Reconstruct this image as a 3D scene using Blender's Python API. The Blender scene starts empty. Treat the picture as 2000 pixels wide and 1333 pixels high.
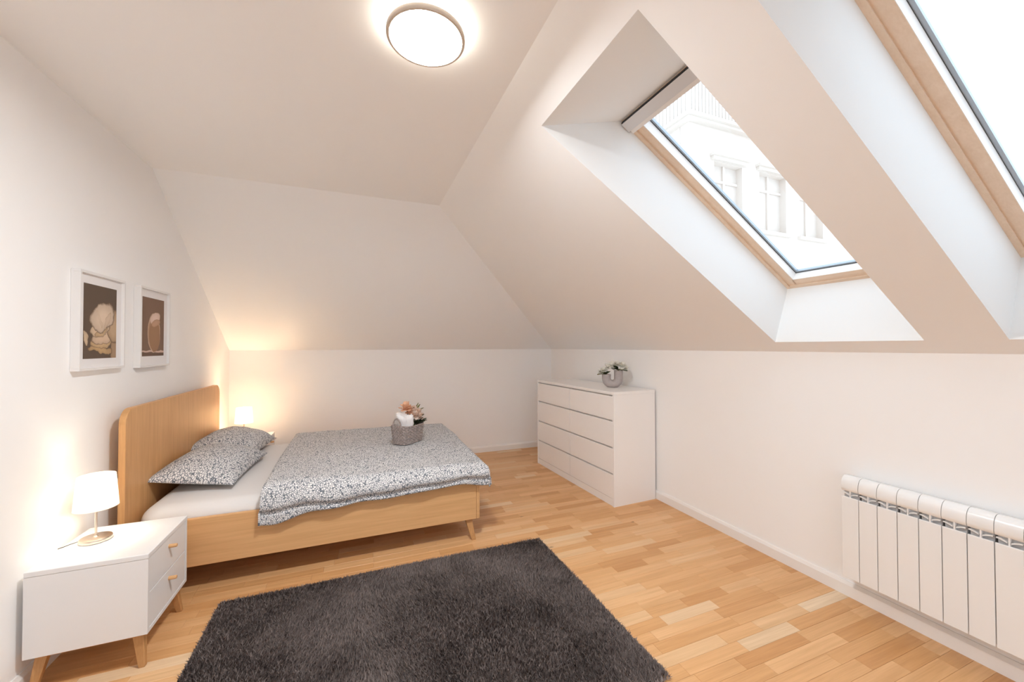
import bpy, bmesh, math, random
import numpy as np
from mathutils import Vector, Matrix, noise

random.seed(7)
rng = np.random.default_rng(7)
scene = bpy.context.scene
COL = scene.collection

# ------------------------------------------------------------------ camera
CAM_H = 1.42
FPX, PITCH, ROLL, YAW = 761.39, 0.01443, -0.001708, 0.377088
fw = Vector((math.sin(YAW) * math.cos(PITCH), math.cos(YAW) * math.cos(PITCH), math.sin(PITCH)))
rt0 = Vector((math.cos(YAW), -math.sin(YAW), 0))
up0 = rt0.cross(fw)
rt = rt0 * math.cos(ROLL) + up0 * math.sin(ROLL)
up = -rt0 * math.sin(ROLL) + up0 * math.cos(ROLL)
cam_data = bpy.data.cameras.new('camera')
cam_data.sensor_width = 36.0
cam_data.lens = FPX / 2000.0 * 36.0
cam_data.clip_start = 0.02
cam = bpy.data.objects.new('camera', cam_data)
cam.matrix_world = Matrix(((rt.x, up.x, -fw.x, 0), (rt.y, up.y, -fw.y, 0), (rt.z, up.z, -fw.z, CAM_H), (0, 0, 0, 1)))
COL.objects.link(cam)
scene.camera = cam


def project(P):
    d = Vector(P) - Vector((0, 0, CAM_H))
    z = d.dot(fw)
    if z < 0.05:
        return None
    return 1000 + FPX * d.dot(rt) / z, 666.5 - FPX * d.dot(up) / z, z


# ------------------------------------------------------------------ world, exposure
SKY = 1.45
world = bpy.data.worlds.new('overcast_sky')
scene.world = world
world.use_nodes = True
bg = world.node_tree.nodes['Background']
bg.inputs['Color'].default_value = (0.87, 0.99, 1.12, 1)
bg.inputs['Strength'].default_value = SKY
scene.view_settings.view_transform = 'Standard'
scene.view_settings.look = 'None'
scene.view_settings.gamma = 1.0
scene.view_settings.use_curve_mapping = False
scene.view_settings.exposure = 0.67
scene.cycles.max_bounces = 10
scene.cycles.diffuse_bounces = 8
scene.cycles.transparent_max_bounces = 12
scene.cycles.sample_clamp_indirect = 20.0
scene.cycles.use_denoising = True
scene.cycles.use_light_tree = False

CEIL_LAMP = 158.0       # emission of the ceiling lamp's diffuser
TABLE_LAMP_W = 3.0     # watts of each bedside bulb
HALO = 11.0             # emission of the ceiling lamp's back light

# ------------------------------------------------------------------ room dimensions (metres)
XL, XR, YB, YN = -1.288, 2.605, 5.042, -2.4
ZK, ZC = 1.384, 2.627
XC, YC = 0.6445, 3.311
SLEN = math.hypot(XR - XC, ZC - ZK)
DS = Vector(((XR - XC) / SLEN, 0, -(ZC - ZK) / SLEN))      # down the right slope
NS = Vector(((ZC - ZK) / SLEN, 0, (XR - XC) / SLEN))       # outward normal


def slope(y, s, w):
    return Vector((XC, y, ZC)) + DS * s + NS * w


# ------------------------------------------------------------------ material helpers
def new_mat(name):
    m = bpy.data.materials.new(name)
    m.use_nodes = True
    nt = m.node_tree
    b = nt.nodes['Principled BSDF']
    return m, nt, b


def node(nt, kind, **kw):
    n = nt.nodes.new(kind)
    for k, v in kw.items():
        setattr(n, k, v)
    return n


def plain(name, col, rough=0.5, metal=0.0, spec=0.5, bump=0.0, bscale=200.0, vary=0.0, vscale=6.0):
    m, nt, b = new_mat(name)
    b.inputs['Base Color'].default_value = (*col, 1)
    b.inputs['Roughness'].default_value = rough
    b.inputs['Metallic'].default_value = metal
    b.inputs['Specular IOR Level'].default_value = spec
    tc = node(nt, 'ShaderNodeTexCoord')
    if bump:
        nz = node(nt, 'ShaderNodeTexNoise')
        nz.inputs['Scale'].default_value = bscale
        nz.inputs['Detail'].default_value = 3
        nt.links.new(tc.outputs['Object'], nz.inputs['Vector'])
        bp = node(nt, 'ShaderNodeBump')
        bp.inputs['Strength'].default_value = bump
        bp.inputs['Distance'].default_value = 0.002
        nt.links.new(nz.outputs['Fac'], bp.inputs['Height'])
        nt.links.new(bp.outputs['Normal'], b.inputs['Normal'])
    if vary:
        nz = node(nt, 'ShaderNodeTexNoise')
        nz.inputs['Scale'].default_value = vscale
        nt.links.new(tc.outputs['Object'], nz.inputs['Vector'])
        rp = node(nt, 'ShaderNodeValToRGB')
        rp.color_ramp.elements[0].color = (*[c * (1 - vary) for c in col], 1)
        rp.color_ramp.elements[1].color = (*[min(1, c * (1 + vary)) for c in col], 1)
        rp.color_ramp.elements[0].position = 0.3
        rp.color_ramp.elements[1].position = 0.7
        nt.links.new(nz.outputs['Fac'], rp.inputs['Fac'])
        nt.links.new(rp.outputs['Color'], b.inputs['Base Color'])
    return m


def emitter(name, col, strength):
    m = bpy.data.materials.new(name)
    m.use_nodes = True
    nt = m.node_tree
    nt.nodes.clear()
    e = node(nt, 'ShaderNodeEmission')
    e.inputs['Color'].default_value = (*col, 1)
    e.inputs['Strength'].default_value = strength
    o = node(nt, 'ShaderNodeOutputMaterial')
    nt.links.new(e.outputs['Emission'], o.inputs['Surface'])
    return m


def wood(name, dark, light, axis=0, scale=1.0, rough=0.45, per_piece=0.0, tones=None, contrast=(0.3, 0.75)):
    """grain stretched along one axis; per_piece adds a random tone for each piece"""
    m, nt, b = new_mat(name)
    b.inputs['Roughness'].default_value = rough
    b.inputs['Specular IOR Level'].default_value = 0.35
    geo = node(nt, 'ShaderNodeNewGeometry')
    oi = node(nt, 'ShaderNodeObjectInfo')
    add = node(nt, 'ShaderNodeMath', operation='ADD')
    nt.links.new(geo.outputs['Random Per Island'], add.inputs[0])
    nt.links.new(oi.outputs['Random'], add.inputs[1])
    fr = node(nt, 'ShaderNodeMath', operation='FRACT')
    nt.links.new(add.outputs[0], fr.inputs[0])
    if per_piece:
        src = geo.outputs['Position']
    else:
        src = node(nt, 'ShaderNodeTexCoord').outputs['Object']
    off = node(nt, 'ShaderNodeCombineXYZ')
    ml = node(nt, 'ShaderNodeMath', operation='MULTIPLY')
    ml.inputs[1].default_value = 37.0 if per_piece else 0.0
    nt.links.new(fr.outputs[0], ml.inputs[0])
    for i in range(3):
        nt.links.new(ml.outputs[0], off.inputs[i])
    va = node(nt, 'ShaderNodeVectorMath', operation='ADD')
    nt.links.new(src, va.inputs[0])
    nt.links.new(off.outputs[0], va.inputs[1])
    mp = node(nt, 'ShaderNodeMapping')
    sc = [34 * scale] * 3
    sc[axis] = 1.6 * scale
    mp.inputs['Scale'].default_value = sc
    nt.links.new(va.outputs[0], mp.inputs['Vector'])
    n1 = node(nt, 'ShaderNodeTexNoise')
    n1.inputs['Scale'].default_value = 1.0
    n1.inputs['Detail'].default_value = 5
    n1.inputs['Distortion'].default_value = 1.1
    nt.links.new(mp.outputs[0], n1.inputs['Vector'])
    mp2 = node(nt, 'ShaderNodeMapping')
    sc2 = [260 * scale] * 3
    sc2[axis] = 7 * scale
    mp2.inputs['Scale'].default_value = sc2
    nt.links.new(va.outputs[0], mp2.inputs['Vector'])
    n2 = node(nt, 'ShaderNodeTexNoise')
    n2.inputs['Scale'].default_value = 1.0
    n2.inputs['Detail'].default_value = 2
    nt.links.new(mp2.outputs[0], n2.inputs['Vector'])
    mx = node(nt, 'ShaderNodeMix', data_type='FLOAT')
    mx.inputs['Factor'].default_value = 0.35
    nt.links.new(n1.outputs['Fac'], mx.inputs['A'])
    nt.links.new(n2.outputs['Fac'], mx.inputs['B'])
    rp = node(nt, 'ShaderNodeValToRGB')
    rp.color_ramp.elements[0].position = contrast[0]
    rp.color_ramp.elements[1].position = contrast[1]
    rp.color_ramp.elements[0].color = (*dark, 1)
    rp.color_ramp.elements[1].color = (*light, 1)
    nt.links.new(mx.outputs['Result'], rp.inputs['Fac'])
    out = rp.outputs['Color']
    if per_piece:
        tone = node(nt, 'ShaderNodeValToRGB')
        cr = tone.color_ramp
        cr.elements[0].position, cr.elements[0].color = tones[0][0], (*tones[0][1], 1)
        cr.elements[1].position, cr.elements[1].color = tones[-1][0], (*tones[-1][1], 1)
        for pos, c in tones[1:-1]:
            e = cr.elements.new(pos)
            e.color = (*c, 1)
        nt.links.new(fr.outputs[0], tone.inputs['Fac'])
        mc = node(nt, 'ShaderNodeMix', data_type='RGBA', blend_type='MULTIPLY')
        mc.inputs['Factor'].default_value = 1.0
        nt.links.new(out, mc.inputs[6])
        nt.links.new(tone.outputs['Color'], mc.inputs[7])
        out = mc.outputs[2]
    # a few small dark knots
    vr = node(nt, 'ShaderNodeTexVoronoi')
    vr.inputs['Scale'].default_value = 2.3
    mk = node(nt, 'ShaderNodeMapping')
    ks = [1.6, 1.6, 1.6]
    ks[axis] = 0.9
    mk.inputs['Scale'].default_value = ks
    nt.links.new(va.outputs[0], mk.inputs['Vector'])
    nt.links.new(mk.outputs[0], vr.inputs['Vector'])
    kr = node(nt, 'ShaderNodeMapRange')
    kr.inputs['From Min'].default_value = 0.012
    kr.inputs['From Max'].default_value = 0.05
    kr.inputs['To Min'].default_value = 0.45
    kr.inputs['To Max'].default_value = 1.0
    nt.links.new(vr.outputs['Distance'], kr.inputs['Value'])
    mk2 = node(nt, 'ShaderNodeMix', data_type='RGBA', blend_type='MULTIPLY')
    mk2.inputs['Factor'].default_value = 1.0
    nt.links.new(out, mk2.inputs[6])
    nt.links.new(kr.outputs['Result'], mk2.inputs[7])
    nt.links.new(mk2.outputs[2], b.inputs['Base Color'])
    bp = node(nt, 'ShaderNodeBump')
    bp.inputs['Strength'].default_value = 0.08
    bp.inputs['Distance'].default_value = 0.001
    nt.links.new(n2.outputs['Fac'], bp.inputs['Height'])
    nt.links.new(bp.outputs['Normal'], b.inputs['Normal'])
    return m


M = {}
M['wall'] = plain('white_wall_paint', (0.915, 0.914, 0.914), 0.8, spec=0.0)
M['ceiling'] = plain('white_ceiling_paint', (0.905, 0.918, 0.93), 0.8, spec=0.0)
M['reveal'] = plain('white_reveal_board', (0.84, 0.85, 0.85), 0.8, spec=0.0)
M['trim'] = plain('white_satin_trim', (0.86, 0.84, 0.82), 0.4)
M['subfloor'] = plain('dark_joint', (0.16, 0.08, 0.035), 0.8)
M['floor'] = wood('oak_strip_parquet', (0.76, 0.70, 0.62), (1.0, 1.0, 1.0), 0, 0.8, 0.33, 1.0,
                  [(0.0, (0.66, 0.345, 0.142)), (0.25, (0.745, 0.42, 0.19)), (0.60, (0.80, 0.475, 0.232)),
                   (0.86, (0.83, 0.51, 0.262)), (0.96, (0.85, 0.59, 0.35)), (1.0, (0.88, 0.70, 0.50))])
M['oak_v'] = wood('oak_veneer_upright', (0.56, 0.295, 0.118), (0.72, 0.41, 0.18), 2, 1.0, 0.42)
M['oak_h'] = wood('oak_veneer_lengthwise', (0.63, 0.35, 0.152), (0.79, 0.475, 0.23), 0, 0.7, 0.42)
M['oak_y'] = wood('oak_veneer_crosswise', (0.63, 0.35, 0.152), (0.79, 0.475, 0.23), 1, 0.7, 0.42)
M['oak_leg'] = wood('oak_leg', (0.40, 0.20, 0.075), (0.60, 0.33, 0.14), 2, 1.2, 0.45)
M['pine'] = wood('clear_pine', (0.74, 0.575, 0.43), (0.85, 0.70, 0.565), 0, 0.6, 0.5)
M['pine_v'] = wood('clear_pine_across', (0.74, 0.575, 0.43), (0.85, 0.70, 0.565), 1, 0.6, 0.5)
M['white_lacquer'] = plain('white_lacquer', (0.80, 0.80, 0.805), 0.35)
M['white_foil'] = plain('white_foil', (0.90, 0.885, 0.875), 0.4)
M['groove'] = plain('matt_white_board', (0.84, 0.825, 0.81), 0.6)
M['enamel'] = plain('white_enamel', (0.87, 0.87, 0.865), 0.25)
M['enamel_gap'] = plain('grey_core', (0.56, 0.56, 0.57), 0.5)  # radiator core, greyer than the white outer panels
M['nickel'] = plain('brushed_nickel', (0.72, 0.62, 0.52), 0.32, metal=1.0)
M['cord'] = plain('dark_cord', (0.03, 0.025, 0.02), 0.5)
M['sheet'] = plain('white_cotton_sheet', (0.74, 0.725, 0.72), 0.85, spec=0.1, bump=0.25, bscale=30)
M['gasket'] = plain('black_rubber_gap_shade', (0.03, 0.035, 0.04), 0.5)
M['spacer'] = plain('grey_aluminium', (0.40, 0.46, 0.52), 0.3, metal=0.6)
M['blind'] = plain('silver_blind_cassette', (0.70, 0.71, 0.73), 0.4)
M['frame_white'] = plain('white_picture_frame', (0.80, 0.79, 0.785), 0.45)
M['mat_board'] = plain('white_mat_board', (0.82, 0.80, 0.80), 0.9, spec=0.1)
M['ceramic'] = plain('lilac_grey_ceramic', (0.43, 0.38, 0.37), 0.55, vary=0.05, vscale=30, bump=0.1, bscale=120)
M['leaf'] = plain('dark_green_leaf', (0.035, 0.055, 0.015), 0.5, vary=0.4, vscale=40)
M['leaf2'] = plain('olive_leaf', (0.16, 0.16, 0.035), 0.5, vary=0.4, vscale=40)
M['stem'] = plain('green_stem', (0.08, 0.11, 0.03), 0.6)


def petal_mat(name, col):
    m = bpy.data.materials.new(name)
    m.use_nodes = True
    nt = m.node_tree
    nt.nodes.clear()
    tc = node(nt, 'ShaderNodeTexCoord')
    nz = node(nt, 'ShaderNodeTexNoise')
    nz.inputs['Scale'].default_value = 60
    nt.links.new(tc.outputs['Object'], nz.inputs['Vector'])
    rp = node(nt, 'ShaderNodeValToRGB')
    rp.color_ramp.elements[0].color = (*[c * .85 for c in col], 1)
    rp.color_ramp.elements[1].color = (*[min(.97, c * 1.06) for c in col], 1)
    nt.links.new(nz.outputs['Fac'], rp.inputs['Fac'])
    d = node(nt, 'ShaderNodeBsdfDiffuse')
    t = node(nt, 'ShaderNodeBsdfTranslucent')
    nt.links.new(rp.outputs['Color'], d.inputs['Color'])
    nt.links.new(rp.outputs['Color'], t.inputs['Color'])
    mix = node(nt, 'ShaderNodeMixShader')
    mix.inputs[0].default_value = 0.25
    o = node(nt, 'ShaderNodeOutputMaterial')
    nt.links.new(d.outputs[0], mix.inputs[1])
    nt.links.new(t.outputs[0], mix.inputs[2])
    nt.links.new(mix.outputs[0], o.inputs['Surface'])
    return m


M['petal_peach'] = petal_mat('peach_petal', (0.92, 0.76, 0.66))
M['petal_orange'] = petal_mat('apricot_petal', (0.90, 0.60, 0.42))
M['petal_white'] = petal_mat('cream_white_petal', (0.96, 0.93, 0.86))
M['wicker'] = plain('grey_wicker', (0.34, 0.285, 0.265), 0.7, vary=0.3, vscale=70)
M['towel'] = plain('white_terry', (0.84, 0.82, 0.82), 0.95, spec=0.05, bump=1.0, bscale=260)
M['facade'] = plain('pale_render', (0.68, 0.61, 0.55), 0.9, spec=0.1)
M['facade_trim'] = plain('pale_stone', (0.645, 0.58, 0.52), 0.9, spec=0.1)
M['facade_glass'] = plain('far_window_glass', (0.64, 0.575, 0.52), 0.8, spec=0.1)
M['railing'] = plain('pale_railing', (0.58, 0.52, 0.47), 0.6)


def glass_mat():
    m = bpy.data.materials.new('clear_pane')
    m.use_nodes = True
    nt = m.node_tree
    nt.nodes.clear()
    t = node(nt, 'ShaderNodeBsdfTransparent')
    t.inputs['Color'].default_value = (0.97, 0.98, 0.98, 1)
    g = node(nt, 'ShaderNodeBsdfGlossy')
    g.inputs['Roughness'].default_value = 0.02
    mix = node(nt, 'ShaderNodeMixShader')
    mix.inputs[0].default_value = 0.04
    o = node(nt, 'ShaderNodeOutputMaterial')
    nt.links.new(t.outputs[0], mix.inputs[1])
    nt.links.new(g.outputs[0], mix.inputs[2])
    nt.links.new(mix.outputs[0], o.inputs['Surface'])
    return m


M['glass'] = glass_mat()


def shade_mat():
    m = bpy.data.materials.new('cream_lamp_shade_fabric')
    m.use_nodes = True
    nt = m.node_tree
    nt.nodes.clear()
    d = node(nt, 'ShaderNodeBsdfDiffuse')
    d.inputs['Color'].default_value = (0.86, 0.82, 0.76, 1)
    t = node(nt, 'ShaderNodeBsdfTranslucent')
    t.inputs['Color'].default_value = (0.94, 0.90, 0.84, 1)
    mix = node(nt, 'ShaderNodeMixShader')
    mix.inputs[0].default_value = 0.5
    o = node(nt, 'ShaderNodeOutputMaterial')
    nt.links.new(d.outputs[0], mix.inputs[1])
    nt.links.new(t.outputs[0], mix.inputs[2])
    nt.links.new(mix.outputs[0], o.inputs['Surface'])
    return m


M['shade'] = shade_mat()


def dotted_mat():
    """small white pebble dots on a slate ground"""
    m, nt, b = new_mat('slate_cotton_with_white_dots')
    b.inputs['Roughness'].default_value = 0.9
    b.inputs['Specular IOR Level'].default_value = 0.1
    at = node(nt, 'ShaderNodeAttribute', attribute_name='cloth_uv')
    vr = node(nt, 'ShaderNodeTexVoronoi', feature='DISTANCE_TO_EDGE')
    vr.inputs['Scale'].default_value = 88
    vr.inputs['Randomness'].default_value = 0.85
    nt.links.new(at.outputs['Vector'], vr.inputs['Vector'])
    rp = node(nt, 'ShaderNodeValToRGB')
    rp.color_ramp.elements[0].position = 0.055
    rp.color_ramp.elements[0].color = (0.15, 0.17, 0.20, 1)
    rp.color_ramp.elements[1].position = 0.115
    rp.color_ramp.elements[1].color = (0.80, 0.79, 0.79, 1)
    nt.links.new(vr.outputs['Distance'], rp.inputs['Fac'])
    nt.links.new(rp.outputs['Color'], b.inputs['Base Color'])
    return m


M['dots'] = dotted_mat()


def rug_mat():
    m, nt, b = new_mat('charcoal_shag')
    b.inputs['Roughness'].default_value = 0.9
    b.inputs['Specular IOR Level'].default_value = 0.15
    geo = node(nt, 'ShaderNodeNewGeometry')
    nz = node(nt, 'ShaderNodeTexNoise')
    nz.inputs['Scale'].default_value = 4.5
    nz.inputs['Detail'].default_value = 3
    nt.links.new(geo.outputs['Position'], nz.inputs['Vector'])
    ad = node(nt, 'ShaderNodeMath', operation='MULTIPLY_ADD')
    ad.inputs[1].default_value = 0.55
    nt.links.new(geo.outputs['Random Per Island'], ad.inputs[0])
    nt.links.new(nz.outputs['Fac'], ad.inputs[2])
    rp = node(nt, 'ShaderNodeValToRGB')
    rp.color_ramp.elements[0].position = 0.35
    rp.color_ramp.elements[0].color = (0.062, 0.048, 0.045, 1)
    rp.color_ramp.elements[1].position = 1.0
    rp.color_ramp.elements[1].color = (0.27, 0.222, 0.205, 1)
    nt.links.new(ad.outputs[0], rp.inputs['Fac'])
    nt.links.new(rp.outputs['Color'], b.inputs['Base Color'])
    return m


M['rug'] = rug_mat()


# ------------------------------------------------------------------ object helpers
def mesh_obj(name, verts, faces, mat, parent=None, smooth=False):
    me = bpy.data.meshes.new(name)
    me.from_pydata([tuple(v) for v in verts], [], faces)
    me.materials.append(mat)
    if smooth:
        me.polygons.foreach_set('use_smooth', [True] * len(me.polygons))
    me.update()
    o = bpy.data.objects.new(name, me)
    COL.objects.link(o)
    o.parent = parent
    return o


def bm_obj(name, bm, mat, parent=None, smooth=False):
    bmesh.ops.recalc_face_normals(bm, faces=bm.faces)
    me = bpy.data.meshes.new(name)
    bm.to_mesh(me)
    bm.free()
    me.materials.append(mat)
    if smooth:
        me.polygons.foreach_set('use_smooth', [True] * len(me.polygons))
    o = bpy.data.objects.new(name, me)
    COL.objects.link(o)
    o.parent = parent
    return o


def link_obj(name, me, parent=None, loc=(0, 0, 0), rot=(0, 0, 0)):
    o = bpy.data.objects.new(name, me)
    COL.objects.link(o)
    o.parent = parent
    o.location = loc
    o.rotation_euler = rot
    return o


def empty(name, loc=(0, 0, 0), rotz=0.0):
    o = bpy.data.objects.new(name, None)
    o.empty_display_size = 0.1
    COL.objects.link(o)
    o.location = loc
    o.rotation_euler = (0, 0, rotz)
    return o


def tag(o, label=None, cat=None, group=None, kind=None):
    if label:
        o['label'] = label
    if cat:
        o['category'] = cat
    if group:
        o['group'] = group
    if kind:
        o['kind'] = kind
    return o


def add_box(bm, x0, x1, y0, y1, z0, z1):
    r = bmesh.ops.create_cube(bm, size=1.0)
    for v in r['verts']:
        v.co = Vector(((x0 + x1) / 2 + v.co.x * (x1 - x0), (y0 + y1) / 2 + v.co.y * (y1 - y0), (z0 + z1) / 2 + v.co.z * (z1 - z0)))
    return r['verts']


def bevel_all(bm, w, seg=2, angle=None):
    edges = [e for e in bm.edges if angle is None or e.calc_face_angle(0) > angle]
    bmesh.ops.bevel(bm, geom=edges, offset=w, segments=seg, affect='EDGES', profile=0.5, clamp_overlap=True)


def box(name, b, mat, parent=None, bevel=0.0, seg=2, smooth=False):
    bm = bmesh.new()
    add_box(bm, *b)
    if bevel:
        bevel_all(bm, bevel, seg)
    return bm_obj(name, bm, mat, parent, smooth)


def add_lathe(bm, prof, n=32, cx=0, cy=0, cap0=True, cap1=True):
    rings = []
    for r, z in prof:
        rings.append([bm.verts.new((cx + r * math.cos(2 * math.pi * i / n), cy + r * math.sin(2 * math.pi * i / n), z)) for i in range(n)])
    for a, b in zip(rings, rings[1:]):
        for i in range(n):
            bm.faces.new((a[i], a[(i + 1) % n], b[(i + 1) % n], b[i]))
    if cap0:
        bm.faces.new(list(reversed(rings[0])))
    if cap1:
        bm.faces.new(rings[-1])


def lathe(name, prof, mat, parent=None, n=32, cap0=True, cap1=True, smooth=True):
    bm = bmesh.new()
    add_lathe(bm, prof, n, 0, 0, cap0, cap1)
    o = bm_obj(name, bm, mat, parent, smooth)
    if smooth:
        smooth_angle(o)
    return o


def smooth_angle(o, deg=40):
    me = o.data
    bm = bmesh.new()
    bm.from_mesh(me)
    for e in bm.edges:
        e.smooth = e.calc_face_angle(0) < math.radians(deg)
    for f in bm.faces:
        f.smooth = True
    bm.to_mesh(me)
    bm.free()


def add_tube(bm, pts, rad, n=8, ry=None, ref=Vector((0, 0, 1)), cap=True):
    pts = [Vector(p) for p in pts]
    rings = []
    for i, p in enumerate(pts):
        t = (pts[min(i + 1, len(pts) - 1)] - pts[max(i - 1, 0)]).normalized()
        a = t.cross(ref)
        if a.length < 1e-4:
            a = t.cross(Vector((1, 0, 0)))
        a.normalize()
        c = a.cross(t).normalized()
        r = rad[i] if isinstance(rad, (list, tuple)) else rad
        r2 = r if ry is None else (ry[i] if isinstance(ry, (list, tuple)) else ry)
        rings.append([bm.verts.new(p + a * r * math.cos(2 * math.pi * k / n) + c * r2 * math.sin(2 * math.pi * k / n)) for k in range(n)])
    for a, b in zip(rings, rings[1:]):
        for i in range(n):
            bm.faces.new((a[i], a[(i + 1) % n], b[(i + 1) % n], b[i]))
    if cap:
        bm.faces.new(list(reversed(rings[0])))
        bm.faces.new(rings[-1])


def tube(name, pts, rad, mat, parent=None, n=8, **kw):
    bm = bmesh.new()
    add_tube(bm, pts, rad, n, **kw)
    return bm_obj(name, bm, mat, parent, True)


def slab(name, pts, out, t, mat, parent=None):
    """polygon extruded outward by t"""
    n = len(pts)
    v = [Vector(p) for p in pts]
    v2 = [p + Vector(out) * t for p in v]
    faces = [list(range(n)), list(range(2 * n - 1, n - 1, -1))]
    for i in range(n):
        j = (i + 1) % n
        faces.append([j, i, n + i, n + j])
    o = mesh_obj(name, v + v2, faces, mat, parent)
    bm = bmesh.new()
    bm.from_mesh(o.data)
    bmesh.ops.recalc_face_normals(bm, faces=bm.faces)
    bm.to_mesh(o.data)
    bm.free()
    return o


def copy_tree(o, parent=None):
    c = o.copy()
    COL.objects.link(c)
    c.parent = parent
    for ch in [x for x in bpy.data.objects if x.parent == o]:
        copy_tree(ch, c)
    return c


# ================================================================== THE ROOM
# floor: joint-coloured base with oak strips on it
floor = slab('floor', [(XL, YN, -0.012), (XR, YN, -0.012), (XR, YB, -0.012), (XL, YB, -0.012)], (0, 0, -1), 0.06, M['subfloor'])
tag(floor, kind='structure')
STRIP, GAP = 0.0685, 0.0006
blocks = []
y = YN
row = 0
lens = [0.24, 0.30, 0.36, 0.43, 0.50]
while y < YB - 0.001:
    y1 = min(y + STRIP, YB)
    x = XL - random.uniform(0, 0.3)
    while x < XR - 0.001:
        L = random.choice(lens)
        a, b2 = max(x, XL), min(x + L, XR)
        if XR - b2 < 0.05:
            b2 = XR
        if b2 - a > 0.03:
            blocks.append((a, b2, y, y1))
        x = max(x + L, b2)
    y = y1
    row += 1


def hidden(cx, cy):
    return (-0.66 < cx < 1.2 and 1.36 < cy < 2.56) or (-1.2 < cx < 0.8 and 3.1 < cy < 4.4) or (2.1 < cx < 2.6 and 2.9 < cy < 4.3) or (cx < -0.9 and 2.25 < cy < 2.65)


score = []
for i, (a, b2, c, d) in enumerate(blocks):
    cx, cy = (a + b2) / 2, (c + d) / 2
    q = project((cx, cy, 0))
    s = 0
    if q and -40 < q[0] < 2040 and q[1] < 1370 and not hidden(cx, cy):
        s = (b2 - a) / (q[2] ** 3)
    score.append((s, i))
score.sort(reverse=True)
big = set(i for s, i in score[:298] if s > 0)
cache = {}
rest_v, rest_f = [], []


def block_geo(w, h):
    g = GAP / 2
    x, yy, t = w / 2 - g, h / 2 - g, 0.0008
    v = [(-x, -yy, -0.012), (x, -yy, -0.012), (x, yy, -0.012), (-x, yy, -0.012),
         (-x, -yy, -t), (x, -yy, -t), (x, yy, -t), (-x, yy, -t),
         (-x + t, -yy + t, 0), (x - t, -yy + t, 0), (x - t, yy - t, 0), (-x + t, yy - t, 0)]
    f = [(3, 2, 1, 0)]
    for o in (0, 4):
        for k in range(4):
            j = (k + 1) % 4
            f.append((o + k, o + j, o + 4 + j, o + 4 + k))
    f.append((8, 9, 10, 11))
    return v, f


for i, (a, b2, c, d) in enumerate(blocks):
    key = (round(b2 - a, 4), round(d - c, 4))
    cx, cy = (a + b2) / 2, (c + d) / 2
    if i in big:
        if key not in cache:
            me = bpy.data.meshes.new('parquet_strip')
            v, f = block_geo(*key)
            me.from_pydata(v, [], f)
            me.materials.append(M['floor'])
            cache[key] = me
        link_obj('parquet_strip', cache[key], floor, (cx, cy, 0))
    else:
        v, f = block_geo(*key)
        n0 = len(rest_v)
        rest_v += [(p[0] + cx, p[1] + cy, p[2]) for p in v]
        rest_f += [tuple(n0 + k for k in q) for q in f]
tag(mesh_obj('parquet_field', rest_v, rest_f, M['floor'], floor), kind='stuff')

T = 0.10
tag(slab('wall_left', [(XL, YN, 0), (XL, YB, 0), (XL, YB, ZK), (XL, YC, ZC), (XL, YN, ZC)], (-1, 0, 0), T, M['wall']), kind='structure')
tag(slab('wall_back', [(XL, YB, 0), (XR, YB, 0), (XR, YB, ZK), (XL, YB, ZK)], (0, 1, 0), T, M['wall']), kind='structure')
tag(slab('wall_right', [(XR, YN, 0), (XR, YB, 0), (XR, YB, ZK), (XR, YN, ZK)], (1, 0, 0), T, M['wall']), kind='structure')
# wall behind the camera, with an unseen glazed door added for fill daylight
DX0, DX1, DZ1 = -1.0, 1.4, 2.12
bm = bmesh.new()
for poly in ([(XL, 0), (DX0, 0), (DX0, ZC), (XL, ZC)], [(DX0, DZ1), (XC, DZ1), (XC, ZC), (DX0, ZC)],
             [(XC, DZ1), (DX1, DZ1), (DX1, ZC - (DX1 - XC) * (ZC - ZK) / (XR - XC)), (XC, ZC)],
             [(DX1, 0), (XR, 0), (XR, ZK), (DX1, ZC - (DX1 - XC) * (ZC - ZK) / (XR - XC))]):
    bm.faces.new([bm.verts.new((a, YN, z)) for a, z in poly])
r = bmesh.ops.extrude_face_region(bm, geom=bm.faces[:])
bmesh.ops.translate(bm, verts=[v for v in r['geom'] if isinstance(v, bmesh.types.BMVert)], vec=(0, -T, 0))
tag(bm_obj('wall_near', bm, M['wall']), kind='structure')
dw = tag(empty('window_3', ((DX0 + DX1) / 2, YN - T / 2, 0)), kind='structure')
hw = (DX1 - DX0) / 2
for b in ((-hw, -hw + .06, 0, DZ1), (hw - .06, hw, 0, DZ1), (-.05, .05, .06, DZ1 - .06), (-hw + .06, hw - .06, DZ1 - .06, DZ1), (-hw + .06, hw - .06, 0, .06)):
    box('frame_rail', (b[0], b[1], -.03, .03, b[2], b[3]), M['trim'], dw, .003)
for sx in (-1, 1):
    box('pane', (sx * hw / 2 - hw / 2 + .055, sx * hw / 2 + hw / 2 - .055, -.003, .003, .06, DZ1 - .06), M['glass'], dw)
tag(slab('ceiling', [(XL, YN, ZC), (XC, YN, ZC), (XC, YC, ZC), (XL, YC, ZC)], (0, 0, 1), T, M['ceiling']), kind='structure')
nb = Vector((0, ZC - ZK, YB - YC)).normalized()
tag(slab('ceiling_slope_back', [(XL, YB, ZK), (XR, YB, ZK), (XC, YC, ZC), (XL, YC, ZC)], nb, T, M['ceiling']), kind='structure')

# right slope with two skylight openings
WIN = [(1.002, 1.714), (0.030, 0.742)]
S0, S1 = 0.226, 2.205          # opening on the slope
F0, F1, FW = 0.565, 2.122, 0.36  # frame opening and its depth
polys = []


def sq(ya, yb, sa, sb):
    polys.append([(ya, sa), (yb, sa), (yb, sb), (ya, sb)])


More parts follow.
